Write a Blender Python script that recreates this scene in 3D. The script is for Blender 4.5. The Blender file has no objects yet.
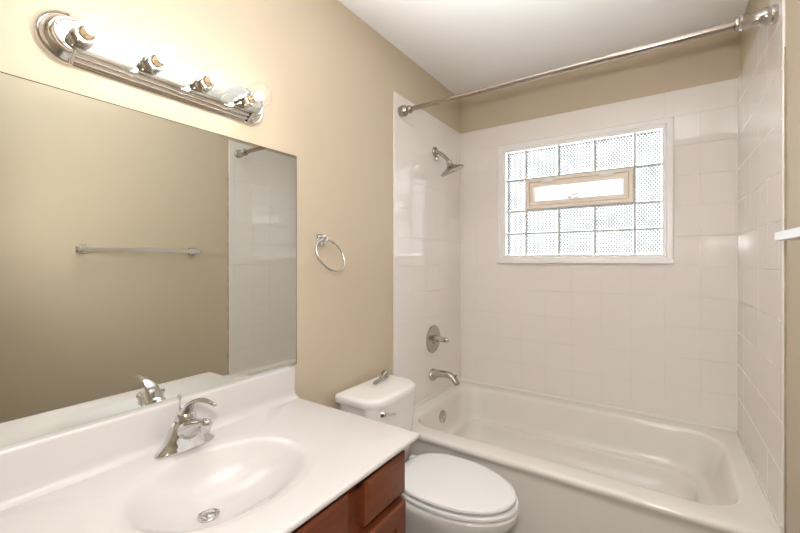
import bpy, bmesh, math
from mathutils import Vector, Matrix

PI = math.pi
sc = bpy.context.scene
COL = sc.collection

# ------------------------------------------------------------------ camera, world, lights, exposure
W, D, H = 1.524, 2.544, 2.44          # alcove width, window wall, ceiling
cam_d = bpy.data.cameras.new('camera')
cam_d.sensor_width = 36
cam_d.lens = 385.1 / 800 * 36
cam_d.shift_y = -6.1 / 800
cam_d.clip_start = 0.02
cam = bpy.data.objects.new('camera', cam_d)
COL.objects.link(cam)
cam.location = (1.195, 0, 1.276)
cam.rotation_euler = (PI / 2, 0, math.radians(34.04))
sc.camera = cam

WORLD_STRENGTH = 6.0
BULB_STRENGTH = 82.0
FLASH_POWER = 28.0
BOUNCE_POWER = 310.0
EXPOSURE = 0.70
world = bpy.data.worlds.new('sky')
sc.world = world
world.use_nodes = True
bg = world.node_tree.nodes['Background']
bg.inputs[0].default_value = (0.97, 0.985, 1.0, 1)
bg.inputs[1].default_value = WORLD_STRENGTH

vs = sc.view_settings
vs.view_transform = 'Standard'
vs.look = 'None'
vs.gamma = 1
vs.use_curve_mapping = False
vs.exposure = EXPOSURE
sc.cycles.use_denoising = True
sc.cycles.max_bounces = 12
sc.cycles.diffuse_bounces = 6
sc.cycles.glossy_bounces = 6
sc.cycles.transparent_max_bounces = 16
sc.cycles.sample_clamp_indirect = 6
sc.cycles.caustics_refractive = False


def portal(name, loc, rot, sx, sy):
    l = bpy.data.lights.new(name, 'AREA')
    l.shape = 'RECTANGLE'
    l.size, l.size_y = sx, sy
    l.cycles.is_portal = True
    o = bpy.data.objects.new(name, l)
    COL.objects.link(o)
    o.location = loc
    o.rotation_euler = rot
    return o


portal('window_daylight', (0.77, D + 0.16, 1.655), (-PI / 2, 0, 0), 0.95, 0.78)

# the photographer's flash sits on the camera, just above the lens
fl = bpy.data.lights.new('camera_flash', 'SPOT')
fl.energy = FLASH_POWER
fl.shadow_soft_size = 0.03
fl.spot_size = math.radians(150)
fl.spot_blend = 0.6
fl.color = (1.0, 0.97, 0.94)
flo = bpy.data.objects.new('camera_flash', fl)
COL.objects.link(flo)
flo.location = (1.195, 0.0, 1.456)
flo.rotation_euler = (PI / 2, 0, math.radians(34.04))
# added unseen fill spot, bounced off the ceiling to brighten the room
fb = bpy.data.lights.new('bounce_fill', 'SPOT')
fb.energy = BOUNCE_POWER
fb.shadow_soft_size = 0.03
fb.spot_size = math.radians(72)
fb.spot_blend = 1.0
fb.color = (0.95, 0.975, 1.0)
fbo = bpy.data.objects.new('bounce_fill', fb)
COL.objects.link(fbo)
fbo.location = (0.95, -0.05, 1.5)
fbo.rotation_euler = (Vector((0.9, 0.62, 2.44)) - fbo.location).to_track_quat('-Z', 'Y').to_euler()


# ------------------------------------------------------------------ material helpers
def lin(r, g, b):
    f = lambda c: (c / 255 / 12.92) if c / 255 <= 0.04045 else ((c / 255 + 0.055) / 1.055) ** 2.4
    return (f(r), f(g), f(b), 1)


class NT:
    def __init__(s, name):
        s.m = bpy.data.materials.new(name)
        s.m.use_nodes = True
        s.t = s.m.node_tree
        s.bsdf = s.t.nodes['Principled BSDF']
        s.out = s.t.nodes['Material Output']

    def n(s, typ, **kw):
        nd = s.t.nodes.new(typ)
        for k, v in kw.items():
            setattr(nd, k, v)
        return nd

    def put(s, sock, v):
        if isinstance(v, bpy.types.NodeSocket):
            s.t.links.new(v, sock)
        else:
            sock.default_value = v

    def math(s, op, a, b=0.0, c=0.0):
        nd = s.n('ShaderNodeMath', operation=op)
        for i, v in enumerate((a, b, c)):
            s.put(nd.inputs[i], v)
        return nd.outputs[0]

    def coord(s):
        return s.n('ShaderNodeTexCoord').outputs['Object']

    def noise(s, scale, detail=3, rough=0.5, vec=None):
        nd = s.n('ShaderNodeTexNoise')
        nd.inputs['Scale'].default_value = scale
        nd.inputs['Detail'].default_value = detail
        nd.inputs['Roughness'].default_value = rough
        s.t.links.new(vec if vec is not None else s.coord(), nd.inputs['Vector'])
        return nd.outputs[0]

    def mixc(s, f, a, b):
        nd = s.n('ShaderNodeMix', data_type='RGBA')
        s.put(nd.inputs[0], f)
        s.put(nd.inputs[6], a)
        s.put(nd.inputs[7], b)
        return nd.outputs[2]

    def maprange(s, v, a, b, c, d, smooth=False):
        nd = s.n('ShaderNodeMapRange')
        if smooth:
            nd.interpolation_type = 'SMOOTHSTEP'
        s.put(nd.inputs[0], v)
        for i, x in enumerate((a, b, c, d)):
            s.put(nd.inputs[1 + i], x)
        return nd.outputs[0]

    def bump(s, h, strength=0.3, dist=0.01):
        nd = s.n('ShaderNodeBump')
        nd.inputs['Strength'].default_value = strength
        nd.inputs['Distance'].default_value = dist
        s.t.links.new(h, nd.inputs['Height'])
        s.t.links.new(nd.outputs[0], s.bsdf.inputs['Normal'])

    def set(s, **kw):
        for k, v in kw.items():
            s.put(s.bsdf.inputs[k.replace('_', ' ')], v)
        return s.m


def simple(name, col, rough=0.4, metal=0.0, var=0.03, nscale=6.0, bump=0.0, bscale=200.0, spec=0.5, coat=0.0):
    t = NT(name)
    c2 = tuple(min(1, x * (1 - var * 3)) for x in col[:3]) + (1,)
    t.set(Base_Color=t.mixc(t.noise(nscale), c2, col), Roughness=rough, Metallic=metal)
    t.bsdf.inputs['Specular IOR Level'].default_value = spec
    t.bsdf.inputs['Coat Weight'].default_value = coat
    t.bsdf.inputs['Coat Roughness'].default_value = 0.05
    if bump:
        t.bump(t.noise(bscale, 2), bump, 0.002)
    return t.m


def tile_material(name, axis, pitch_a, off_a, pitch_z, off_z, col):
    """White glazed wall tile: faint grout grid, every tile set at its own slight tilt."""
    t = NT(name)
    sep = t.n('ShaderNodeSeparateXYZ')
    t.t.links.new(t.coord(), sep.inputs[0])
    a = t.math('DIVIDE', t.math('SUBTRACT', sep.outputs[axis], off_a), pitch_a)
    z = t.math('DIVIDE', t.math('SUBTRACT', sep.outputs[2], off_z), pitch_z)
    fa, fz = t.math('FRACT', a), t.math('FRACT', z)
    da = t.math('MULTIPLY', t.math('MINIMUM', fa, t.math('SUBTRACT', 1.0, fa)), pitch_a)
    dz = t.math('MULTIPLY', t.math('MINIMUM', fz, t.math('SUBTRACT', 1.0, fz)), pitch_z)
    ga = t.maprange(da, 0.0008, 0.0024, 1, 0, True)
    gz = t.maprange(dz, 0.0008, 0.0024, 1, 0, True)
    # grout is worn flush in places: joints come and go
    wa = t.maprange(t.noise(4.0, 2), 0.42, 0.6, 0.0, 0.8)
    wz = t.maprange(t.noise(3.1, 2), 0.36, 0.56, 0.15, 1.0)
    g = t.math('MAXIMUM', t.math('MULTIPLY', ga, wa), t.math('MULTIPLY', gz, wz))
    comb = t.n('ShaderNodeCombineXYZ')
    t.put(comb.inputs[0], t.math('FLOOR', a))
    t.put(comb.inputs[1], t.math('FLOOR', z))
    wn = t.n('ShaderNodeTexWhiteNoise', noise_dimensions='3D')
    t.t.links.new(comb.outputs[0], wn.inputs[0])
    sc3 = t.n('ShaderNodeSeparateColor')
    t.t.links.new(wn.outputs['Color'], sc3.inputs[0])
    tilt = t.math('ADD',
                  t.math('MULTIPLY', t.math('SUBTRACT', sc3.outputs[0], 0.5), t.math('MULTIPLY', fa, pitch_a * 0.012)),
                  t.math('MULTIPLY', t.math('SUBTRACT', sc3.outputs[1], 0.5), t.math('MULTIPLY', fz, pitch_z * 0.012)))
    h = t.math('SUBTRACT', tilt, t.math('MULTIPLY', g, 0.0006))
    groutc = tuple(x * 0.80 for x in col[:3]) + (1,)
    tint = t.math('MULTIPLY', g, 0.85)
    t.set(Base_Color=t.mixc(tint, col, groutc), Roughness=t.math('ADD', 0.07, t.math('MULTIPLY', g, 0.5)))
    t.bsdf.inputs['Specular IOR Level'].default_value = 0.7
    t.bump(h, 1.0, 1.0)
    return t.m


def wood_material(name, c1, c2):
    t = NT(name)
    mp = t.n('ShaderNodeMapping')
    mp.inputs['Scale'].default_value = (18, 2.2, 22)
    t.t.links.new(t.coord(), mp.inputs[0])
    n1 = t.noise(2.0, 6, 0.6, mp.outputs[0])
    t.set(Base_Color=t.mixc(t.maprange(n1, 0.3, 0.7, 0, 1), c1, c2), Roughness=0.34)
    t.bump(n1, 0.08, 0.003)
    return t.m


M = {}
M['paint'] = simple('tan_wall_paint', (0.54, 0.456, 0.342, 1), 0.5, var=0.012, nscale=2.0, bump=0.06, bscale=260, spec=0.35)
M['ceiling'] = simple('white_ceiling_paint', (0.84, 0.84, 0.84, 1), 0.8, var=0.01, bump=0.05, bscale=180, spec=0.2)
TC = (0.78, 0.735, 0.70, 1)
M['tile_x'] = tile_material('glazed_tile_window_wall', 0, 0.1555, 0.1255, 0.1615, 0.113, TC)
M['tile_y'] = tile_material('glazed_tile_side_wall', 1, 0.16, 0.132, 0.1615, 0.113, TC)
M['caulk'] = simple('white_caulk', (0.8, 0.77, 0.72, 1), 0.5)
M['old_caulk'] = simple('brown_edge_grout', (0.42, 0.33, 0.24, 1), 0.8, var=0.15, nscale=30)
M['tub'] = simple('tub_enamel', (0.74, 0.705, 0.655, 1), 0.16, var=0.006, spec=0.5)
M['porcelain'] = simple('white_porcelain', (0.79, 0.78, 0.765, 1), 0.08, var=0.005)
M['seat'] = simple('white_seat_plastic', (0.80, 0.80, 0.795, 1), 0.16, var=0.005)
M['marble'] = simple('cultured_marble', (0.59, 0.562, 0.548, 1), 0.13, var=0.012, nscale=4)
M['chrome'] = simple('chrome', (0.70, 0.695, 0.69, 1), 0.06, 1.0, var=0.01)
M['satin'] = simple('satin_chrome', (0.80, 0.79, 0.78, 1), 0.30, 1.0, var=0.01)
M['nickel'] = simple('brushed_nickel', (0.50, 0.46, 0.42, 1), 0.22, 1.0, var=0.03, nscale=40)
M['bronze'] = simple('warm_satin_nickel_rod', (0.42, 0.36, 0.31, 1), 0.24, 1.0, var=0.03, nscale=40)
M['dark'] = simple('dark_gap', (0.03, 0.028, 0.026, 1), 0.6)
M['wood'] = wood_material('reddish_brown_wood', lin(98, 49, 28), lin(120, 63, 37))
M['trimw'] = simple('white_window_trim', (0.86, 0.85, 0.84, 1), 0.35, var=0.01)
M['mortar'] = simple('grey_mortar', (0.5, 0.52, 0.52, 1), 0.7)
M['vent'] = simple('beige_vent_frame', (0.85, 0.76, 0.67, 1), 0.4, var=0.03)
M['floor'] = simple('grey_floor_tile', (0.36, 0.33, 0.29, 1), 0.4, var=0.08, nscale=5)
M['bulb_base'] = simple('brass_bulb_base', (0.8, 0.62, 0.35, 1), 0.25, 1.0)

t = NT('mirror_silver')
t.set(Base_Color=t.mixc(t.noise(1.0), (0.80, 0.83, 0.80, 1), (0.81, 0.84, 0.81, 1)), Metallic=1.0, Roughness=0.004)
M['mirror'] = t.m


def thin_glass(name, col, gloss, rough=0.02, haze=0.0):
    t = NT(name)
    tr = t.n('ShaderNodeBsdfTransparent')
    t.put(tr.inputs[0], col)
    gl = t.n('ShaderNodeBsdfGlossy')
    gl.inputs['Roughness'].default_value = rough
    fr = t.n('ShaderNodeLayerWeight')
    fac = t.math('ADD', 0.04, t.math('MULTIPLY', t.math('POWER', fr.outputs['Facing'], 4.0), gloss))
    if haze:
        df = t.n('ShaderNodeBsdfTranslucent')
        df.inputs[0].default_value = (0.95, 0.95, 0.95, 1)
        m2 = t.n('ShaderNodeMixShader')
        m2.inputs[0].default_value = haze
        t.t.links.new(tr.outputs[0], m2.inputs[1])
        t.t.links.new(df.outputs[0], m2.inputs[2])
        tr = m2
    mx = t.n('ShaderNodeMixShader')
    t.put(mx.inputs[0], fac)
    t.t.links.new(tr.outputs[0], mx.inputs[1])
    t.t.links.new(gl.outputs[0], mx.inputs[2])
    t.t.links.new(mx.outputs[0], t.out.inputs[0])
    t.t.nodes.remove(t.bsdf)
    return t.m


M['bulb_glass'] = thin_glass('clear_bulb_glass', (0.98, 0.975, 0.97, 1), 0.5, haze=0.012)
M['pane'] = thin_glass('clear_pane', (0.6, 0.61, 0.61, 1), 0.7)

# pressed diamond-pattern glass block: the facets let through more or less of the sky
t = NT('diamond_glass_block')
sep = t.n('ShaderNodeSeparateXYZ')
t.t.links.new(t.coord(), sep.inputs[0])
k = 2 * PI / 0.0165
# a diamond lattice: rows of facets, every other row shifted by half a pitch
pat = t.math('MULTIPLY', t.math('COSINE', t.math('MULTIPLY', sep.outputs[0], k)), t.math('COSINE', t.math('MULTIPLY', sep.outputs[2], k * 0.72)))
wob = t.maprange(t.noise(11.0, 2), 0.3, 0.7, -0.22, 0.22)
f = t.maprange(t.math('ADD', pat, wob), -0.62, 0.2, 0, 1, True)
geo = t.n('ShaderNodeNewGeometry')
sn = t.n('ShaderNodeSeparateXYZ')
t.t.links.new(geo.outputs['Normal'], sn.inputs[0])
front = t.math('MULTIPLY', t.math('GREATER_THAN', t.math('ABSOLUTE', sn.outputs[1]), 0.9), t.math('LESS_THAN', sep.outputs[1], 0.03))
tr = t.n('ShaderNodeBsdfTransparent')
t.put(tr.inputs[0], t.mixc(front, (0.97, 0.98, 0.98, 1), t.mixc(f, (0.33, 0.335, 0.335, 1), (0.052, 0.054, 0.055, 1))))
gl = t.n('ShaderNodeBsdfGlossy')
gl.inputs['Roughness'].default_value = 0.12
fr = t.n('ShaderNodeLayerWeight')
mx = t.n('ShaderNodeMixShader')
t.put(mx.inputs[0], t.math('ADD', 0.03, t.math('MULTIPLY', t.math('POWER', fr.outputs['Facing'], 5.0), 0.6)))
t.t.links.new(tr.outputs[0], mx.inputs[1])
t.t.links.new(gl.outputs[0], mx.inputs[2])
t.t.links.new(mx.outputs[0], t.out.inputs[0])
t.t.nodes.remove(t.bsdf)
M['block'] = t.m

t = NT('bulb_filament_glow')
em = t.n('ShaderNodeEmission')
em.inputs[0].default_value = (1.0, 0.88, 0.78, 1)
em.inputs[1].default_value = BULB_STRENGTH
t.t.links.new(em.outputs[0], t.out.inputs[0])
t.t.nodes.remove(t.bsdf)
M['filament'] = t.m


# ------------------------------------------------------------------ mesh helpers
def finish(name, bm, mat, parent=None, angle=38, loc=None):
    """Link a bmesh built in world coordinates as one object; local to its parent's base or to loc."""
    off = Vector(parent['_base']) if parent is not None and '_base' in parent else Vector(loc or (0, 0, 0))
    bmesh.ops.remove_doubles(bm, verts=bm.verts, dist=1e-6)
    bmesh.ops.recalc_face_normals(bm, faces=bm.faces)
    a = math.radians(angle)
    for f in bm.faces:
        f.smooth = True
    for e in bm.edges:
        e.smooth = not (len(e.link_faces) != 2 or e.calc_face_angle(0) > a)
    if off.length:
        bmesh.ops.translate(bm, vec=-off, verts=bm.verts)
    me = bpy.data.meshes.new(name)
    bm.to_mesh(me)
    bm.free()
    me.materials.append(mat)
    o = bpy.data.objects.new(name, me)
    COL.objects.link(o)
    if parent is not None:
        o.parent = parent
        if '_base' not in parent:
            pass
        o['_base'] = tuple(off)
    else:
        o.location = off
        o['_base'] = tuple(off)
    return o


def thing(name, label, cat, loc, group=None):
    o = bpy.data.objects.new(name, None)
    o.empty_display_size = 0.05
    COL.objects.link(o)
    o.location = loc
    o['_base'] = tuple(loc)
    o['label'] = label
    o['category'] = cat
    if group:
        o['group'] = group
    return o


def tag(o, label, cat):
    o['label'] = label
    o['category'] = cat
    return o


def structure(o):
    o['kind'] = 'structure'
    return o


def box(bm, x0, x1, y0, y1, z0, z1, bevel=0.0, seg=2):
    r = bmesh.ops.create_cube(bm, size=1)
    vs_ = r['verts']
    bmesh.ops.scale(bm, vec=(x1 - x0, y1 - y0, z1 - z0), verts=vs_)
    bmesh.ops.translate(bm, vec=((x0 + x1) / 2, (y0 + y1) / 2, (z0 + z1) / 2), verts=vs_)
    if bevel:
        es = {e for v in vs_ for e in v.link_edges}
        bmesh.ops.bevel(bm, geom=list(es), offset=bevel, segments=seg, affect='EDGES', profile=0.5)


def BM():
    return bmesh.new()


def mbox(name, mat, parent, *a, bevel=0.0, seg=2):
    bm = BM()
    box(bm, *a, bevel=bevel, seg=seg)
    return finish(name, bm, mat, parent, angle=22)


def loft(bm, rings, cap0=True, cap1=True):
    vr = [[bm.verts.new(p) for p in r] for r in rings]
    n = len(vr[0])
    for a, b in zip(vr, vr[1:]):
        for i in range(n):
            j = (i + 1) % n
            bm.faces.new((a[i], a[j], b[j], b[i]))
    if cap0:
        bm.faces.new(list(reversed(vr[0])))
    if cap1:
        bm.faces.new(vr[-1])
    return vr


def frame(d):
    d = Vector(d).normalized()
    up = Vector((0, 0, 1)) if abs(d.z) < 0.95 else Vector((0, 1, 0))
    a = d.cross(up).normalized()
    return d, a, a.cross(d).normalized()


def lathe(bm, o, d, prof, n=32):
    """prof: list of (distance along d, radius)."""
    o = Vector(o)
    d, a, b = frame(d)
    loft(bm, [[o + d * t + (a * math.cos(2 * PI * i / n) + b * math.sin(2 * PI * i / n)) * max(r, 1e-4) for i in range(n)] for t, r in prof])


def spline(pts, m=6):
    """Catmull-Rom through tuples of any length."""
    out = []
    P = [pts[0]] + list(pts) + [pts[-1]]
    for i in range(1, len(P) - 2):
        for s in range(m):
            t = s / m
            out.append(tuple(0.5 * (2 * b + (c - a) * t + (2 * a - 5 * b + 4 * c - d) * t * t + (3 * b - a - 3 * c + d) * t ** 3)
                             for a, b, c, d in zip(P[i - 1], P[i], P[i + 1], P[i + 2])))
    out.append(tuple(pts[-1]))
    return out


def sweep(bm, path, side=None, n=20):
    """path: (x, y, z, ra, rb): ra is the half-width along `side`, rb across it."""
    pts = [Vector(p[:3]) for p in path]
    rings = []
    for i, p in enumerate(path):
        d = (pts[min(i + 1, len(pts) - 1)] - pts[max(i - 1, 0)]).normalized()
        if side is not None:
            a = Vector(side)
            a = (a - d * a.dot(d)).normalized()
        else:
            a = frame(d)[1]
        b = a.cross(d).normalized()
        rings.append([pts[i] + a * (math.cos(2 * PI * j / n) * p[3]) + b * (math.sin(2 * PI * j / n) * p[4]) for j in range(n)])
    loft(bm, rings)


def rrect(x0, x1, y0, y1, r, z, nc=8, ns=10, bow=0.0):
    """Rounded rectangle ring; r one radius or four (x1y1, x0y1, x0y0, x1y0). Same point count for every call."""
    if not isinstance(r, (tuple, list)):
        r = (r,) * 4
    cs = [(x1 - r[0], y1 - r[0], r[0], 0), (x0 + r[1], y1 - r[1], r[1], PI / 2), (x0 + r[2], y0 + r[2], r[2], PI), (x1 - r[3], y0 + r[3], r[3], 1.5 * PI)]
    arcs = [[(cx + rr * math.cos(a0 + PI / 2 * i / nc), cy + rr * math.sin(a0 + PI / 2 * i / nc)) for i in range(nc + 1)] for cx, cy, rr, a0 in cs]
    out = []
    for k_ in range(4):
        out += arcs[k_]
        p, q = arcs[k_][-1], arcs[(k_ + 1) % 4][0]
        out += [(p[0] + (q[0] - p[0]) * i / (ns + 1), p[1] + (q[1] - p[1]) * i / (ns + 1)) for i in range(1, ns + 1)]
    if bow:
        cy, hy, cx, hx = (y0 + y1) / 2, (y1 - y0) / 2, (x0 + x1) / 2, (x1 - x0) / 2
        out = [(x + bow * max(0, (x - cx) / hx) * (1 - ((y - cy) / hy) ** 2), y) for x, y in out]
    return [Vector((x, y, z)) for x, y in out]


# ------------------------------------------------------------------ setting: walls, floor, ceiling
YF = -0.55
structure(mbox('floor', M['floor'], None, -0.1, W + 0.1, YF - 0.1, D + 0.1, -0.1, 0.0))
structure(mbox('ceiling', M['ceiling'], None, -0.1, W + 0.1, YF - 0.1, D + 0.1, H, H + 0.1))
wl = structure(mbox('wall_left', M['paint'], None, -0.1, 0, YF - 0.1, D + 0.1, 0, H))
wr = structure(mbox('wall_right', M['paint'], None, W, W + 0.1, YF - 0.1, D + 0.1, 0, H))
WX0, WX1, WZ0, WZ1 = 0.318, 1.222, 1.296, 2.014      # opening behind the window trim
bm = BM()
for a in ((0, WX0, 0, H), (WX1, W, 0, H), (WX0, WX1, 0, WZ0), (WX0, WX1, WZ1, H)):
    box(bm, a[0], a[1], D, D + 0.1, a[2], a[3])
wb = structure(finish('wall_back', bm, M['paint']))
bm = BM()
box(bm, -0.1, W + 0.1, YF - 0.1, YF, 0, H)
structure(finish('wall_front', bm, M['paint']))

TZ0, TZ1, TT = 0.40, 2.187, 0.008
bm = BM()
for a in ((0, WX0, TZ0, TZ1), (WX1, W, TZ0, TZ1), (WX0, WX1, TZ0, WZ0), (WX0, WX1, WZ1, TZ1)):
    box(bm, a[0], a[1], D - 0.004, D, a[2], a[3])
tb = finish('tile_panel', bm, M['tile_x'], wb)
tl = mbox('tile_panel', M['tile_y'], wl, 0, TT, 1.70, D - 0.004, TZ0, TZ1, bevel=0.003)
trp = mbox('tile_panel', M['tile_y'], wr, W - TT, W, 1.688, D - 0.004, TZ0, TZ1, bevel=0.003)
# caulk lines: corners, tile edges
mbox('corner_caulk', M['caulk'], wl, TT, TT + 0.004, D - 0.009, D - 0.004, 0.43, TZ1)
mbox('corner_caulk', M['caulk'], wr, W - TT - 0.004, W - TT, D - 0.009, D - 0.004, 0.43, TZ1)
bm = BM()
n = 44
for i in range(n):                          # ragged brown joint where tile meets paint
    z0, z1 = 0.0 + (1.95) * i / n, 0.0 + (1.95) * (i + 1) / n
    w_ = 0.005 + 0.0045 * math.sin(i * 1.7) * math.sin(i * 0.61 + 1)
    box(bm, W - 0.004, W, 1.688 - w_, 1.689, z0, z1)
finish('edge_caulk', bm, M['old_caulk'], wr)

# ------------------------------------------------------------------ window of glass blocks
wd = thing('window_1', 'glass block window with white trim and a small beige hopper vent above the tub', 'window', (0.77, D, 1.26))
structure(wd)
# mitred trim: profile swept round the opening
bm = BM()
prof = [(0.0, 0.0), (0.0, -0.012), (0.006, -0.018), (0.030, -0.018), (0.036, -0.010), (0.048, -0.010), (0.052, -0.004), (0.052, 0.07)]
ox0, ox1, oz0, oz1 = 0.284, 1.257, 1.261, 2.048
rings = []
for inset, dy in prof:
    rings.append([Vector((ox0 + inset, D + dy, oz0 + inset)), Vector((ox1 - inset, D + dy, oz0 + inset)), Vector((ox1 - inset, D + dy, oz1 - inset)), Vector((ox0 + inset, D + dy, oz1 - inset))])
loft(bm, rings, False, False)
finish('trim', bm, M['trimw'], wd, angle=20)
mbox('sill', M['trimw'], wd, 0.282, 1.259, D - 0.026, D - 0.004, 1.259, 1.283, bevel=0.004)
xs = [0.336, 0.465, 0.669, 0.872, 1.076, 1.206]
zs = [1.311, 1.452, 1.601, 1.807, 2.0]
GY0, GY1 = D + 0.006, D + 0.076
MG = 0.0064
bm = BM()
for x in xs[1:-1]:
    segs = [(zs[0], zs[2]), (zs[3], zs[4])] if x in (xs[2], xs[3]) else [(zs[0], zs[4])]
    for a, b in segs:
        box(bm, x - MG, x + MG, GY0 + 0.004, GY0 + 0.02, a, b)
for z in zs[1:-1]:
    segs = [(xs[0], xs[5])] if z == zs[1] else [(xs[0], xs[1]), (xs[1], xs[4]), (xs[4], xs[5])]
    for a, b in segs:
        box(bm, a, b, GY0 + 0.0035, GY0 + 0.0205, z - MG, z + MG)
for a in ((xs[0] - 0.004, xs[0] + 0.002, zs[0], zs[4]), (xs[5] - 0.002, xs[5] + 0.004, zs[0], zs[4]), (xs[0], xs[5], zs[0] - 0.004, zs[0] + 0.002), (xs[0], xs[5], zs[4] - 0.002, zs[4] + 0.004)):
    box(bm, a[0], a[1], GY0 + 0.003, GY1, a[2], a[3])
finish('mortar', bm, M['mortar'], wd)
for i in range(5):
    for j in range(4):
        if j == 2 and 1 <= i <= 3:
            continue
        bm = BM()
        x0, x1, z0, z1 = xs[i] + MG, xs[i + 1] - MG, zs[j] + MG, zs[j + 1] - MG
        # front and back pressed faces joined by the web
        box(bm, x0, x1, GY0, GY1, z0, z1, bevel=0.004)
        o = finish('glass_block', bm, M['block'], wd)
# hopper vent
VX0, VX1, VZ0, VZ1 = 0.472, 1.069, 1.607, 1.800
bm = BM()
loft(bm, [[Vector((a + s * i_, y, c + q * i_)) for a, s, c, q in ((VX0, 1, VZ0, 1), (VX1, -1, VZ0, 1), (VX1, -1, VZ1, -1), (VX0, 1, VZ1, -1))]
          for i_, y in ((0, GY1), (0, D - 0.012), (0.003, D - 0.015), (0.018, D - 0.015), (0.021, D - 0.010), (0.021, GY1))], False, False)
vf = finish('vent_frame', bm, M['vent'], wd, angle=20)
bm = BM()
loft(bm, [[Vector((a + s * i_, y, c + q * i_)) for a, s, c, q in ((VX0, 1, VZ0, 1), (VX1, -1, VZ0, 1), (VX1, -1, VZ1, -1), (VX0, 1, VZ1, -1))]
          for i_, y in ((0.023, D + 0.03), (0.023, D - 0.004), (0.026, D - 0.007), (0.046, D - 0.007), (0.053, D + 0.004), (0.053, D + 0.03))], False, False)
finish('vent_sash', bm, M['vent'], vf, angle=20)
mbox('pane', M['pane'], vf, VX0 + 0.05, VX1 - 0.05, D + 0.012, D + 0.016, VZ0 + 0.05, VZ1 - 0.05)
for hx in (0.601, 0.936):
    bm = BM()
    box(bm, hx - 0.035, hx + 0.035, D - 0.019, D - 0.006, 1.772, 1.788, bevel=0.002)
    box(bm, hx - 0.012, hx + 0.014, D - 0.024, D - 0.017, 1.768, 1.786, bevel=0.002)
    finish('hinge', bm, M['trimw'], vf)
bm = BM()
sweep(bm, spline([(0.735, D - 0.010, 1.656, 0.005, 0.004), (0.742, D - 0.022, 1.674, 0.005, 0.004), (0.765, D - 0.026, 1.677, 0.008, 0.006), (0.80, D - 0.024, 1.683, 0.004, 0.004)]), n=12)
box(bm, 0.722, 0.75, D - 0.012, D - 0.004, 1.648, 1.668, bevel=0.002)
box(bm, 0.757, 0.79, D - 0.014, D - 0.002, 1.655, 1.672, bevel=0.003)
finish('latch', bm, M['trimw'], vf)

# ------------------------------------------------------------------ bathtub
tub = thing('bathtub', 'off-white alcove bathtub filling the end of the room below the window', 'bathtub', (0.76, 2.09, 0))
E0 = TT + 0.001
tx0, tx1, ty1 = E0, W - E0, D - 0.005


def outer(y0, z, r=0.004, ins=0.0):
    return rrect(tx0 + ins, tx1 - ins, y0, ty1 - ins, r, z)


def inner(x0, x1, y0, y1, r, z):
    return rrect(x0, x1, y0, y1, r, z)


bm = BM()
rings = [outer(1.650, 0.0), outer(1.650, 0.352), outer(1.648, 0.366), outer(1.643, 0.378), outer(1.635, 0.388), outer(1.632, 0.398), outer(1.634, 0.407), outer(1.641, 0.4135), outer(1.654, 0.416),
         inner(0.080, 1.455, 1.722, 2.462, (0.17, 0.13, 0.13, 0.17), 0.417),
         inner(0.084, 1.449, 1.729, 2.456, (0.165, 0.125, 0.125, 0.165), 0.415),
         inner(0.088, 1.441, 1.736, 2.449, (0.16, 0.12, 0.12, 0.16), 0.409),
         inner(0.091, 1.434, 1.741, 2.444, (0.16, 0.12, 0.12, 0.16), 0.398),
         inner(0.096, 1.418, 1.750, 2.433, (0.158, 0.12, 0.12, 0.158), 0.34),
         inner(0.104, 1.395, 1.762, 2.419, (0.156, 0.12, 0.12, 0.156), 0.262),
         inner(0.110, 1.384, 1.769, 2.412, (0.155, 0.118, 0.118, 0.155), 0.240),
         inner(0.118, 1.373, 1.777, 2.404, (0.153, 0.116, 0.116, 0.153), 0.229),
         inner(0.130, 1.358, 1.788, 2.393, (0.150, 0.112, 0.112, 0.150), 0.2235),
         inner(0.142, 1.344, 1.799, 2.382, (0.147, 0.108, 0.108, 0.147), 0.221),
         inner(0.147, 1.338, 1.804, 2.377, (0.145, 0.107, 0.107, 0.145), 0.216),
         inner(0.150, 1.334, 1.807, 2.374, (0.144, 0.106, 0.106, 0.144), 0.206),
         inner(0.158, 1.315, 1.815, 2.366, (0.142, 0.104, 0.104, 0.142), 0.165),
         inner(0.178, 1.285, 1.838, 2.342, (0.135, 0.10, 0.10, 0.135), 0.125),
         inner(0.215, 1.225, 1.88, 2.30, (0.13, 0.10, 0.10, 0.13), 0.110),
         inner(0.30, 1.10, 1.97, 2.21, (0.1, 0.08, 0.08, 0.1), 0.104)]
loft(bm, rings, False, True)
tb_ = finish('basin', bm, M['tub'], tub, angle=50)
# caulk bead against the tile
bm = BM()
for a in ((tx0, tx1, ty1 - 0.005, ty1 + 0.0006), (tx0 - 0.0005, tx0 + 0.005, 1.70, ty1), (tx1 - 0.005, tx1 + 0.0005, 1.69, ty1)):
    box(bm, a[0], a[1], a[2], a[3], 0.4150, 0.4290)
finish('caulk_bead', bm, M['caulk'], tub)
# overflow plate on the sloping end wall
bm = BM()
od = Vector((1, 0, 0.09)).normalized()
oo = Vector((0.0965, 2.085, 0.327))
lathe(bm, oo, od, [(-0.004, 0.038), (0.004, 0.038), (0.008, 0.035), (0.010, 0.028), (0.0115, 0.012), (0.0115, 0.0005)])
ov = finish('overflow_plate', bm, M['nickel'], tub)
bm = BM()
lathe(bm, oo + od * 0.011 + Vector((0, 0, -0.002)), od, [(0, 0.007), (0.003, 0.006), (0.004, 0.0005)], 12)
finish('screw', bm, M['chrome'], ov)
bm = BM()
lathe(bm, (0.33, 2.09, 0.103), (0, 0, 1), [(0, 0.034), (0.004, 0.033), (0.005, 0.02), (0.009, 0.018), (0.010, 0.0005)])
finish('drain', bm, M['nickel'], tub)

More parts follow.
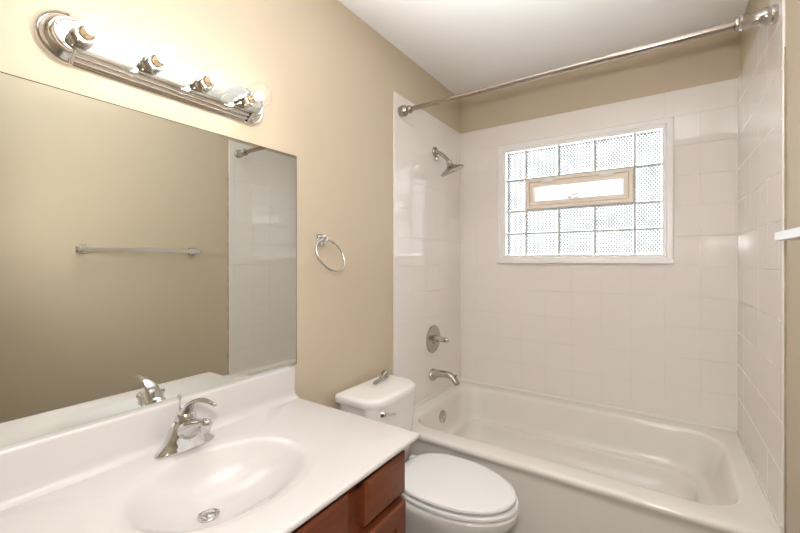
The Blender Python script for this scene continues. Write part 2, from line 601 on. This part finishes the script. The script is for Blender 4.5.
# ------------------------------------------------------------------ shower fittings on the left tile wall
sy = 2.15
sh = thing('showerhead', 'brushed nickel shower head on a bent arm high on the tiled wall', 'shower head', (TT, sy, 1.965))
bm = BM()
lathe(bm, (TT, sy, 1.967), (1, 0, 0), [(0, 0.031), (0.004, 0.031), (0.012, 0.026), (0.016, 0.014)])
finish('flange', bm, M['nickel'], sh)
bm = BM()
sweep(bm, spline([(TT, sy, 1.967, 0.0105, 0.0105), (0.035, sy, 1.957, 0.0105, 0.0105), (0.07, sy, 1.932, 0.0105, 0.0105), (0.112, sy, 1.888, 0.0105, 0.0105)]))
finish('arm', bm, M['nickel'], sh)
hd = Vector((0.29, 0.31, -0.92)).normalized()
hp = Vector((0.104, sy, 1.895))
bm = BM()
lathe(bm, hp, hd, [(0, 0.012), (0.002, 0.016), (0.014, 0.018), (0.018, 0.016), (0.024, 0.018), (0.036, 0.024), (0.046, 0.045), (0.056, 0.070), (0.062, 0.076), (0.068, 0.078), (0.072, 0.075)], 40)
hh = finish('spray_head', bm, M['nickel'], sh)
bm = BM()
lathe(bm, hp, hd, [(0.0715, 0.072), (0.075, 0.070), (0.077, 0.0005)], 40)
finish('spray_face', bm, M['nickel'], hh)
bm = BM()
lathe(bm, (TT, sy, 1.918), (1, 0, 0), [(0, 0.013), (0.01, 0.015), (0.02, 0.017), (0.03, 0.012), (0.033, 0.0005)], 20)
finish('diverter_knob', bm, M['chrome'], sh)

vy, vz = 2.128, 0.782
va = thing('shower_valve', 'round brushed nickel shower valve plate with pointed lever above the spout', 'shower valve', (TT, vy, vz))
bm = BM()
lathe(bm, (TT, vy, vz), (1, 0, 0), [(0, 0.087), (0.004, 0.087), (0.009, 0.082), (0.012, 0.07), (0.013, 0.0005)], 48)
finish('escutcheon', bm, M['nickel'], va)
bm = BM()
lathe(bm, (TT + 0.011, vy, vz + 0.004), (1, 0.0, -0.03), [(0, 0.021), (0.012, 0.021), (0.02, 0.018), (0.03, 0.0185), (0.06, 0.0165), (0.085, 0.013), (0.094, 0.010), (0.102, 0.004), (0.104, 0.0005)], 24)
lathe(bm, (TT + 0.011, vy - 0.012, vz - 0.018), (1, 0, 0), [(0, 0.009), (0.012, 0.008), (0.016, 0.0005)], 16)
finish('lever', bm, M['nickel'], va)

py = 2.12
sp = thing('tub_spout', 'curved brushed nickel tub spout just above the bathtub rim', 'tub spout', (TT, py, 0.56))
bm = BM()
sweep(bm, spline([(TT, py, 0.560, 0.036, 0.036), (TT + 0.005, py, 0.560, 0.037, 0.037), (0.03, py, 0.566, 0.029, 0.028), (0.07, py, 0.574, 0.025, 0.022), (0.115, py, 0.576, 0.024, 0.020), (0.150, py, 0.563, 0.023, 0.019), (0.172, py, 0.540, 0.022, 0.018), (0.180, py, 0.524, 0.021, 0.017)]), side=(0, 1, 0), n=24)
finish('spout_body', bm, M['nickel'], sp)
bm = BM()
lathe(bm, (0.163, py, 0.569), (0.55, 0, 0.85), [(0, 0.007), (0.012, 0.007), (0.016, 0.010), (0.021, 0.010), (0.023, 0.0005)], 16)
finish('diverter_knob', bm, M['nickel'], sp)

# ------------------------------------------------------------------ shower curtain rod
ry, rz = 1.762, 2.096
rod = thing('shower_curtain_rod', 'bare brushed nickel shower curtain rod spanning the front of the tub alcove', 'curtain rod', (W / 2, ry, rz))
bm = BM()
lathe(bm, (0.02, ry, rz), (1, 0, 0), [(0, 0.0125), (1.0, 0.0125), (1.0, 0.0145), (W - 0.04, 0.0145)], 24)
finish('tube', bm, M['bronze'], rod)
fp = [(0, 0.031), (0.006, 0.032), (0.012, 0.031), (0.024, 0.034), (0.034, 0.032), (0.044, 0.022), (0.050, 0.018), (0.056, 0.023), (0.064, 0.024), (0.070, 0.022), (0.074, 0.016), (0.078, 0.0126)]
bm = BM()
lathe(bm, (TT, ry, rz), (1, 0, 0), [(a * 0.95, b * 0.9) for a, b in fp], 32)
finish('end_flange', bm, M['bronze'], rod)
bm = BM()
lathe(bm, (W - TT, ry, rz), (-1, 0, 0), [(0, 0.030), (0.01, 0.031), (0.016, 0.027), (0.022, 0.030), (0.034, 0.029), (0.042, 0.023), (0.055, 0.021), (0.070, 0.023), (0.082, 0.026), (0.088, 0.027), (0.094, 0.022), (0.100, 0.024), (0.106, 0.022), (0.108, 0.0146)], 32)
finish('end_flange', bm, M['nickel'], rod)

# ------------------------------------------------------------------ toilet
TY = 1.412
to = thing('toilet', 'white two-piece toilet with closed lid between the vanity and the tub', 'toilet', (0.40, TY, 0))


def egg(xc, af, ab, b, z, n=64, pf=2.0, pb=2.6):
    out = []
    for i in range(n):
        th = 2 * PI * i / n
        c, s = math.cos(th), math.sin(th)
        p = pf if c >= 0 else pb
        r = (abs(c) ** p + abs(s) ** p) ** (-1 / p)
        out.append(Vector((xc + (af if c >= 0 else ab) * r * c, TY + b * r * s, z)))
    return out


bm = BM()
loft(bm, [egg(0.36, 0.21, 0.20, 0.115, 0.0), egg(0.36, 0.21, 0.20, 0.115, 0.02), egg(0.37, 0.19, 0.20, 0.105, 0.05), egg(0.38, 0.19, 0.20, 0.105, 0.12), egg(0.41, 0.225, 0.21, 0.125, 0.19),
          egg(0.44, 0.262, 0.22, 0.152, 0.25), egg(0.46, 0.284, 0.225, 0.172, 0.295), egg(0.472, 0.287, 0.23, 0.180, 0.322), egg(0.480, 0.281, 0.235, 0.180, 0.339), egg(0.482, 0.274, 0.23, 0.175, 0.3455), egg(0.482, 0.255, 0.215, 0.160, 0.347)], True, True)
box(bm, 0.05, 0.30, TY - 0.10, TY + 0.10, 0.17, 0.335, bevel=0.03, seg=4)
finish('bowl', bm, M['porcelain'], to)
bm = BM()
loft(bm, [egg(0.485, 0.240, 0.19, 0.150, 0.3495), egg(0.485, 0.270, 0.212, 0.1755, 0.3500), egg(0.485, 0.276, 0.215, 0.182, 0.355), egg(0.485, 0.276, 0.215, 0.182, 0.364), egg(0.485, 0.273, 0.213, 0.179, 0.3675), egg(0.485, 0.268, 0.208, 0.174, 0.3675), egg(0.485, 0.240, 0.19, 0.150, 0.3640)])
finish('seat', bm, M['seat'], to)
bm = BM()
loft(bm, [egg(0.482, af, ab, b, z + 0.0035) for af, ab, b, z in ((0.240, 0.19, 0.150, 0.3690), (0.264, 0.211, 0.172, 0.3692), (0.270, 0.216, 0.178, 0.378), (0.268, 0.214, 0.176, 0.385), (0.260, 0.207, 0.169, 0.390), (0.245, 0.194, 0.156, 0.392), (0.16, 0.13, 0.10, 0.395), (0.06, 0.05, 0.04, 0.396))])
finish('lid', bm, M['seat'], to)
for bx_, by_ in ((0.66, -0.09), (0.66, 0.09)):
    bm = BM()
    box(bm, bx_ - 0.012, bx_ + 0.012, TY + by_ - 0.008, TY + by_ + 0.008, 0.370, 0.377, bevel=0.002)
    finish('bumper', bm, M['seat'], to)
for s in (-1, 1):
    bm = BM()
    box(bm, 0.245, 0.29, TY + s * 0.075 - 0.018, TY + s * 0.075 + 0.018, 0.345, 0.385, bevel=0.008, seg=3)
    finish('hinge', bm, M['seat'], to)
bm = BM()
TK = [(0.335, 0.06, 0.205, 0.165, 0.03), (0.345, 0.052, 0.212, 0.172, 0.035), (0.50, 0.042, 0.224, 0.188, 0.04), (0.62, 0.036, 0.230, 0.197, 0.04), (0.668, 0.036, 0.232, 0.198, 0.04)]
loft(bm, [rrect(a, b, TY - h_ + 0.008, TY + h_ - 0.034, r, z, bow=0.02) for z, a, b, h_, r in TK])
finish('tank', bm, M['porcelain'], to)
bm = BM()
lr = (0.07, 0.02, 0.02, 0.07)
TL = [(0.664, 0.008), (0.667, 0.001), (0.672, 0.0), (0.690, 0.0), (0.697, 0.003), (0.7015, 0.010), (0.7035, 0.022)]
loft(bm, [rrect(0.028 + i_, 0.240 - i_, TY - 0.199 + i_, TY + 0.174 - i_, tuple(max(0.008, q - i_ * 0.5) for q in lr), z, bow=0.022) for z, i_ in TL])
finish('tank_lid', bm, M['porcelain'], to)
bm = BM()
ly, lz = 1.285, 0.637
lathe(bm, (0.232, ly, lz), (1, 0, 0), [(0, 0.017), (0.006, 0.017), (0.012, 0.012), (0.022, 0.009), (0.026, 0.0005)], 20)
sweep(bm, spline([(0.252, ly, lz, 0.008, 0.006), (0.258, ly + 0.02, lz - 0.002, 0.009, 0.006), (0.258, ly + 0.06, lz - 0.012, 0.008, 0.005)]), n=12)
finish('flush_lever', bm, M['chrome'], to)

# a loose chrome handle left lying on the tank lid
lh = thing('faucet_handle', 'loose chrome lever handle lying on the toilet tank lid', 'handle', (0.1, 1.453, 0.705))
bm = BM()
hz = 0.7045
lathe(bm, (0.092, 1.505, hz + 0.021), (0.12, -1, -0.12), [(-0.006, 0.0005), (-0.005, 0.017), (0.0, 0.0205), (0.006, 0.0200), (0.014, 0.015), (0.026, 0.010)], 24)
finish('hub', bm, M['nickel'], lh)
bm = BM()
sweep(bm, spline([(0.095, 1.485, hz + 0.019, 0.0085, 0.009), (0.101, 1.453, hz + 0.013, 0.008, 0.007), (0.106, 1.423, hz + 0.0095, 0.010, 0.007), (0.110, 1.403, hz + 0.0085, 0.0105, 0.0075), (0.112, 1.393, hz + 0.0085, 0.006, 0.005)]), n=16)
finish('lever', bm, M['nickel'], lh)

# ------------------------------------------------------------------ vanity
VY0, VY1, CZ = 0.095, 1.009, 0.750
cb = thing('vanity_cabinet', 'reddish brown wooden vanity cabinet under the white sink top', 'cabinet', (0.27, 0.55, 0))
FX = 0.5325
CY0, CY1, CT = 0.125, 0.986, 0.733
bm = BM()
box(bm, 0.0, FX - 0.0185, CY0, CY0 + 0.016, 0.09, CT - 0.003)
box(bm, 0.0, FX - 0.0185, CY1 - 0.016, CY1, 0.09, CT - 0.003)
box(bm, 0.0, FX - 0.02, CY0, CY1, 0.075, 0.092)
box(bm, 0.0, 0.012, CY0 + 0.01, CY1 - 0.01, 0.09, 0.60)
box(bm, 0.40, 0.45, CY0, CY1, 0.0, 0.08)
finish('carcass', bm, M['wood'], cb)
bm = BM()
for a, b in ((CY0, CY0 + 0.03), (0.305, 0.35), (0.70, 0.785), (CY1 - 0.035, CY1)):
    box(bm, FX - 0.018, FX, a, b, 0.08, CT, bevel=0.001)
for a, b in ((0.08, 0.12), (0.55, 0.60), (0.69, CT)):
    box(bm, FX - 0.018, FX - 0.0004, CY0, CY1, a, b)
finish('face_frame', bm, M['wood'], cb, angle=20)


def slab_front(name, y0, y1, z0, z1):
    bm = BM()
    rings = [[Vector((x, a + s * i_, c + q * i_)) for a, s, c, q in ((y0, 1, z0, 1), (y1, -1, z0, 1), (y1, -1, z1, -1), (y0, 1, z1, -1))]
             for x, i_ in ((FX, 0.0), (FX + 0.025, 0.0), (FX + 0.0275, 0.001), (FX + 0.029, 0.004), (FX + 0.033, 0.011), (FX + 0.0335, 0.013))]
    loft(bm, rings)
    return finish(name, bm, M['wood'], cb, angle=15)


def panel_door(name, y0, y1, z0, z1):
    bm = BM()
    s_ = min(0.052, (y1 - y0) * 0.28)
    rings = [[Vector((x, a + s * i_, c + q * i_)) for a, s, c, q in ((y0, 1, z0, 1), (y1, -1, z0, 1), (y1, -1, z1, -1), (y0, 1, z1, -1))]
             for x, i_ in ((FX, 0.0), (FX + 0.027, 0.0), (FX + 0.032, 0.004), (FX + 0.0335, 0.007), (FX + 0.0335, s_), (FX + 0.026, s_ + 0.004), (FX + 0.024, s_ + 0.006), (FX + 0.024, s_ + 0.012), (FX + 0.0315, s_ + 0.028))]
    loft(bm, rings)
    return finish(name, bm, M['wood'], cb, angle=15)


slab_front('drawer_front', 0.777, 0.967, 0.583, 0.7045)
slab_front('false_drawer_front', 0.342, 0.714, 0.583, 0.7045)
slab_front('drawer_front', 0.148, 0.314, 0.583, 0.7045)
panel_door('door', 0.777, 0.967, 0.105, 0.559)
panel_door('door', 0.530, 0.714, 0.105, 0.559)
panel_door('door', 0.342, 0.526, 0.105, 0.559)
panel_door('door', 0.148, 0.314, 0.105, 0.559)

# one-piece top with oval bowl and backsplash
vt = thing('vanity_sink', 'white cultured marble vanity top with molded oval sink and backsplash', 'sink', (0.285, 0.55, 0.735))
XF = 0.589
ecx, ecy, erx, ery = 0.305, 0.545, 0.163, 0.208
dcx, dcy = 0.280, 0.518
N = 128
bx0, bx1, by0, by1 = 0.0, XF, VY0, VY1
bm = BM()
ths = [2 * PI * i / N for i in range(N)]
# pull the nearest rays onto the four corners so the rectangle stays square
for cx_, cy_ in ((bx0, by0), (bx1, by0), (bx1, by1), (bx0, by1)):
    a = math.atan2(cy_ - ecy, cx_ - ecx) % (2 * PI)
    i = min(range(N), key=lambda q: abs((ths[q] - a + PI) % (2 * PI) - PI))
    ths[i] = a


def rect_ring(ins, z, r0=0.0):
    out = []
    for th in ths:
        c, s = math.cos(th), math.sin(th)
        k_ = min(((bx1 - ins if c > 0 else bx0 + 0) - ecx) / c if abs(c) > 1e-9 else 9e9, ((by1 - ins if s > 0 else by0 + ins) - ecy) / s if abs(s) > 1e-9 else 9e9)
        out.append(Vector((ecx + c * k_, ecy + s * k_, z)))
    return out


def ell_ring(t_, z):
    """t_ = 1 is the rim; the centre shifts to the drain as t_ falls."""
    w_ = min(1, t_)
    cx_, cy_ = dcx + (ecx - dcx) * w_, dcy + (ecy - dcy) * w_
    out = []
    for th in ths:
        c, s = math.cos(th), math.sin(th)
        k_ = 1 / math.sqrt((c / erx) ** 2 + (s / ery) ** 2)
        if t_ < 0.14:
            k_ = 0.18 * (0.4 * k_ + 0.6 * 0.18)
            k_ = 0.0225 / 0.14 * t_
        else:
            k_ = k_ * t_
        out.append(Vector((cx_ + c * k_, cy_ + s * k_, z)))
    return out


# (scale, height on the steep back side, height on the shallow front side)
BD = 0.100
bowl = [(0.14, -BD, -BD), (0.2, -0.099, -0.0985), (0.32, -0.0965, -0.090), (0.45, -0.093, -0.079), (0.58, -0.084, -0.064), (0.70, -0.071, -0.049), (0.80, -0.055, -0.036), (0.88, -0.038, -0.0255), (0.94, -0.022, -0.018),
        (0.98, -0.011, -0.0135), (1.02, -0.0050, -0.0095), (1.06, -0.0028, -0.0062), (1.10, -0.0022, -0.0040), (1.14, -0.0014, -0.0022), (1.18, -0.0004, -0.0008), (1.22, 0.0, 0.0)]


def bowl_ring(t_, zb_, zf_):
    r = ell_ring(t_, 0)
    for p, th in zip(r, ths):
        w_ = 0.5 + 0.5 * math.cos(th + 0.5)
        w_ = w_ * w_ * (3 - 2 * w_)
        p.z = CZ + zb_ * (1 - w_) + zf_ * w_
    return r


rings = [bowl_ring(*b_) for b_ in bowl]
rings += [rect_ring(0.008, CZ), rect_ring(0.003, CZ - 0.001), rect_ring(0.0006, CZ - 0.004), rect_ring(0.0, CZ - 0.008), rect_ring(0.0, CZ - 0.0125), rect_ring(0.002, CZ - 0.015)]
rings += [ell_ring(1.16, CZ - 0.017), ell_ring(0.9, CZ - 0.06), ell_ring(0.6, CZ - 0.11), ell_ring(0.2, CZ - 0.125)]
loft(bm, rings, True, True)
slab = finish('top_and_bowl', bm, M['marble'], vt, angle=45)
# backsplash with cove and rounded end
bm = BM()
bp = [(0.0, CZ - 0.001), (0.052, CZ - 0.001), (0.046, CZ + 0.0012), (0.040, CZ + 0.004), (0.034, CZ + 0.009), (0.030, CZ + 0.016), (0.0285, CZ + 0.03), (0.028, 0.858), (0.0265, 0.863), (0.023, 0.866), (0.0, 0.866)]
rs = []
for y, dz, dx in ((VY0, 0, 0), (VY1 - 0.012, 0, 0), (VY1 - 0.005, -0.0012, -0.001), (VY1 - 0.001, -0.004, -0.004), (VY1, -0.008, -0.008)):
    rs.append([Vector((max(0.0, x + (dx if x > 0.012 else 0)), y, z + (dz if z > 0.85 else 0))) for x, z in bp])
loft(bm, rs)
finish('backsplash', bm, M['marble'], vt, angle=35)
# drain with pop-up stopper
bm = BM()
dz_ = CZ - BD
lathe(bm, (dcx, dcy, dz_), (0, 0, 1), [(-0.02, 0.024), (-0.001, 0.024), (0.002, 0.0255), (0.004, 0.025), (0.0035, 0.021), (0.0015, 0.0195), (0.0015, 0.017), (-0.004, 0.0165)], 32)
dr = finish('drain_flange', bm, M['chrome'], vt)
bm = BM()
lathe(bm, (dcx, dcy, dz_), (0, 0, 1), [(0.0, 0.0168), (0.0035, 0.0172), (0.0065, 0.0155), (0.008, 0.010), (0.0085, 0.0005)], 32)
finish('stopper', bm, M['chrome'], dr)

# ------------------------------------------------------------------ sink faucet
fx, fy = 0.090, 0.560
fa_ = thing('sink_faucet', 'single-lever chrome faucet standing behind the oval sink', 'faucet', (fx, fy, CZ))


def ering(cx_, cy_, hx, hy, z, n=40, p=2.2):
    out = []
    for i in range(n):
        th = 2 * PI * i / n
        c, s = math.cos(th), math.sin(th)
        r = (abs(c) ** p + abs(s) ** p) ** (-1 / p)
        out.append(Vector((cx_ + hx * r * c, cy_ + hy * r * s, z)))
    return out


bm = BM()
loft(bm, [ering(fx, fy, hx, hy, z + 0.0006) for hx, hy, z in spline([(0.031, 0.080, CZ), (0.032, 0.081, CZ + 0.006), (0.0315, 0.073, CZ + 0.013), (0.031, 0.058, CZ + 0.028), (0.031, 0.048, CZ + 0.047), (0.030, 0.039, CZ + 0.066), (0.028, 0.029, CZ + 0.081)], 4)])
finish('base', bm, M['chrome'], fa_, angle=60)
bm = BM()
sweep(bm, spline([(0.084, fy, CZ + 0.042, 0.038, 0.030), (0.118, fy, CZ + 0.064, 0.032, 0.026), (0.150, fy, CZ + 0.080, 0.022, 0.017), (0.178, fy, CZ + 0.089, 0.0155, 0.0125), (0.190, fy, CZ + 0.091, 0.0145, 0.0135), (0.199, fy, CZ + 0.0907, 0.0148, 0.014), (0.206, fy, CZ + 0.090, 0.011, 0.0105), (0.210, fy, CZ + 0.0895, 0.002, 0.002)]), side=(0, 1, 0), n=24)
spt = finish('spout', bm, M['chrome'], fa_, angle=60)
bm = BM()
lathe(bm, (0.190, fy, CZ + 0.083), (0.1, 0, -1), [(0, 0.0125), (0.012, 0.0125), (0.016, 0.0115), (0.016, 0.009), (0.012, 0.008)], 20)
finish('aerator', bm, M['chrome'], spt)
bm = BM()
lathe(bm, (fx, fy, CZ + 0.082), (0.12, 0, 1), [(0, 0.0285), (0.008, 0.027), (0.018, 0.0235), (0.026, 0.0165), (0.029, 0.0005)], 28)
sweep(bm, spline([(0.086, fy, CZ + 0.090, 0.023, 0.016), (0.108, fy, CZ + 0.113, 0.022, 0.010), (0.130, fy, CZ + 0.134, 0.020, 0.007), (0.162, fy, CZ + 0.148, 0.014, 0.005), (0.200, fy, CZ + 0.152, 0.009, 0.005), (0.228, fy, CZ + 0.151, 0.0062, 0.005), (0.236, fy, CZ + 0.150, 0.0066, 0.006), (0.240, fy, CZ + 0.149, 0.002, 0.002)]), side=(0, 1, 0), n=20)
finish('lever', bm, M['chrome'], fa_, angle=60)
bm = BM()
lathe(bm, (0.0565, fy, CZ + 0.006), (0, 0, 1), [(0, 0.003), (0.122, 0.003), (0.124, 0.0055), (0.130, 0.0065), (0.136, 0.005), (0.138, 0.0005)], 14)
finish('lift_rod', bm, M['chrome'], fa_)
bm = BM()
lathe(bm, (fx + 0.026, fy - 0.004, CZ + 0.030), (1, 0, 0.25), [(0, 0.004), (0.004, 0.004), (0.005, 0.0005)], 12)
finish('temperature_dot', bm, M['dark'], fa_)

# ------------------------------------------------------------------ mirror
mi = thing('wall_mirror', 'large frameless rectangular mirror on the wall behind the sink', 'mirror', (0.0, 0.58, 0.8665))
mbox('glass', M['mirror'], mi, 0.001, 0.006, 0.118, 1.029, 0.8665, 1.685)
bm = BM()
ew = 0.0022
box(bm, 0.0, 0.0062, 1.029, 1.029 + ew, 0.8665, 1.685 + ew)
box(bm, 0.0, 0.0062, 0.118 - ew, 0.118, 0.8665, 1.685 + ew)
box(bm, 0.0, 0.0062, 0.118, 1.029, 1.685, 1.685 + ew)
finish('edge', bm, M['dark'], mi)

# ------------------------------------------------------------------ vanity light bar
ly0, ly1, lzc = 0.262, 0.874, 1.812
vl = thing('vanity_light', 'chrome light bar with four clear globe bulbs above the mirror', 'wall light', (0, 0.568, lzc))


def stadium(x, hz, n=24, hl=None):
    hy = (ly1 - ly0) / 2 - (0.060 - hz)
    cy = (ly0 + ly1) / 2
    out = []
    for side_ in (1, -1):
        for i in range(n + 1):
            th = -PI / 2 + PI * i / n
            out.append(Vector((x, cy + side_ * (hy - hz) + side_ * hz * math.cos(th), lzc + side_ * hz * math.sin(th))))
    return out


bm = BM()
loft(bm, [stadium(x, h_) for x, h_ in ((0.0, 0.060), (0.007, 0.060), (0.0095, 0.0585), (0.0105, 0.056), (0.0095, 0.0535), (0.010, 0.0525), (0.0175, 0.0515), (0.0205, 0.0495), (0.021, 0.047), (0.0195, 0.0445), (0.020, 0.0435), (0.0285, 0.0425), (0.0315, 0.0405), (0.032, 0.038), (0.0305, 0.0355), (0.031, 0.0345), (0.040, 0.033))])
bpn = finish('back_plate', bm, M['chrome'], vl, angle=30)
bm = BM()
loft(bm, [stadium(x, h_) for x, h_ in ((0.0395, 0.0315), (0.0415, 0.0315), (0.0425, 0.0305))])
finish('mirror_strip', bm, M['mirror'], bpn, angle=25)
# smooth dished end caps over the ribs, each closed by a band
for side_ in (-1, 1):
    yj = (ly0 + ly1) / 2 + side_ * 0.246
    cy = (ly0 + ly1) / 2 + side_ * 0.246
    bm = BM()
    arcs = []
    for x, h_ in ((0.0, 0.0615), (0.008, 0.0615), (0.0115, 0.060), (0.0125, 0.058), (0.0115, 0.056), (0.0135, 0.0545), (0.018, 0.052), (0.024, 0.048), (0.029, 0.0435), (0.032, 0.0395), (0.036, 0.0390), (0.042, 0.0380), (0.0445, 0.036), (0.0445, 0.034), (0.043, 0.0315)):
        arcs.append([Vector((x, cy - side_ * 0.004, lzc - h_))] + [Vector((x, cy + side_ * (h_ - 0.0015) * math.cos(-PI / 2 + PI * i / 32), lzc + h_ * math.sin(-PI / 2 + PI * i / 32))) for i in range(33)] + [Vector((x, cy - side_ * 0.004, lzc + h_))])
    vr = [[bm.verts.new(p) for p in r] for r in arcs]
    for a, b in zip(vr, vr[1:]):
        for i in range(len(a) - 1):
            bm.faces.new((a[i], a[i + 1], b[i + 1], b[i]))
    ec = finish('end_cap', bm, M['chrome'], vl, angle=30)
    for sg in (-1, 1):
        bm = BM()
        sweep(bm, [(x, yj - side_ * 0.004, lzc + sg * h_, 0.0045, 0.003) for x, h_ in ((0.004, 0.0605), (0.014, 0.058), (0.024, 0.048), (0.036, 0.042), (0.044, 0.034))], side=(0, 1, 0), n=12)
        finish('band', bm, M['chrome'], ec)
for by in (0.337, 0.490, 0.632, 0.778):
    bz = lzc - 0.004
    bm = BM()
    lathe(bm, (0.042, by, bz), (1, 0, 0), [(0, 0.024), (0.003, 0.024), (0.006, 0.020), (0.010, 0.0195), (0.024, 0.020), (0.025, 0.022), (0.030, 0.022), (0.031, 0.020), (0.036, 0.0205), (0.036, 0.017), (0.02, 0.016)], 28)
    so = finish('socket', bm, M['chrome'], vl)
    bm = BM()
    prof = [(0.032, 0.0135)] + [(0.036 + 0.004 * i, 0.0135 + 0.0006 * i) for i in range(2)]
    R = 0.040
    cxb = 0.042 + 0.0765
    for i in range(0, 19):
        th = math.radians(160 - i * 160 / 18)
        prof.append((cxb - 0.042 + R * math.cos(th), max(R * math.sin(th), 0.0003)))
    lathe(bm, (0.042, by, bz), (1, 0, 0), prof, 32)
    bu = finish('bulb', bm, M['bulb_glass'], vl, angle=60)
    bm = BM()
    lathe(bm, (0.042, by, bz), (1, 0, 0), [(0.060, 0.0005), (0.061, 0.006), (0.066, 0.0105), (0.074, 0.0125), (0.082, 0.0105), (0.087, 0.006), (0.088, 0.0005)], 20)
    finish('filament', bm, M['filament'], bu, angle=60)
    bm = BM()
    lathe(bm, (0.042, by, bz), (1, 0, 0), [(0.034, 0.013), (0.042, 0.0125), (0.050, 0.006), (0.060, 0.004), (0.061, 0.0005)], 20)
    finish('bulb_stem', bm, M['bulb_base'], bu, angle=60)

# ------------------------------------------------------------------ towel ring
ty, tz = 1.163, 1.362
tr_ = thing('towel_ring', 'empty chrome towel ring hanging on the tan wall beside the mirror', 'towel ring', (0, ty, tz))
bm = BM()
box(bm, 0.0, 0.010, ty - 0.024, ty + 0.024, tz - 0.026, tz + 0.026, bevel=0.004, seg=3)
box(bm, 0.008, 0.034, ty - 0.013, ty + 0.013, tz - 0.008, tz + 0.016, bevel=0.004, seg=3)
lathe(bm, (0.026, ty - 0.018, tz + 0.002), (0, 1, 0), [(0, 0.007), (0.036, 0.007)], 16)
finish('mount', bm, M['chrome'], tr_)
bm = BM()
tilt = math.radians(27)
rr = 0.075
hc = Vector((0.028, ty, tz + 0.003))
dn = Vector((math.sin(tilt), 0, -math.cos(tilt)))
rc = hc + dn * rr
rings = []
for i in range(64):
    th = 2 * PI * i / 64
    rad = dn * -math.cos(th) + Vector((0, 1, 0)) * math.sin(th)
    nn = dn.cross(Vector((0, 1, 0)))
    rings.append([rc + rad * (rr + 0.0043 * math.cos(2 * PI * j / 10)) + nn * 0.0043 * math.sin(2 * PI * j / 10) for j in range(10)])
loft(bm, rings + [rings[0]], False, False)
finish('ring', bm, M['chrome'], tr_)

# ------------------------------------------------------------------ towel bar on the right wall
zb = 1.340
tbr = thing('towel_bar', 'straight chrome towel bar on the tan wall facing the mirror', 'towel bar', (W, 1.10, zb))
for yb in (0.79, 1.412):
    bm = BM()
    box(bm, W - 0.012, W, yb - 0.024, yb + 0.024, zb - 0.026, zb + 0.026, bevel=0.003)
    box(bm, W - 0.062, W - 0.010, yb - 0.011, yb + 0.011, zb - 0.012, zb + 0.012, bevel=0.002)
    finish('post', bm, M['chrome'], tbr)
mbox('bar', M['satin'], tbr, W - 0.072, W - 0.060, 0.768, 1.434, zb - 0.0115, zb + 0.0115, bevel=0.0015)

for o in bpy.data.objects:
    if '_base' in o:
        del o['_base']
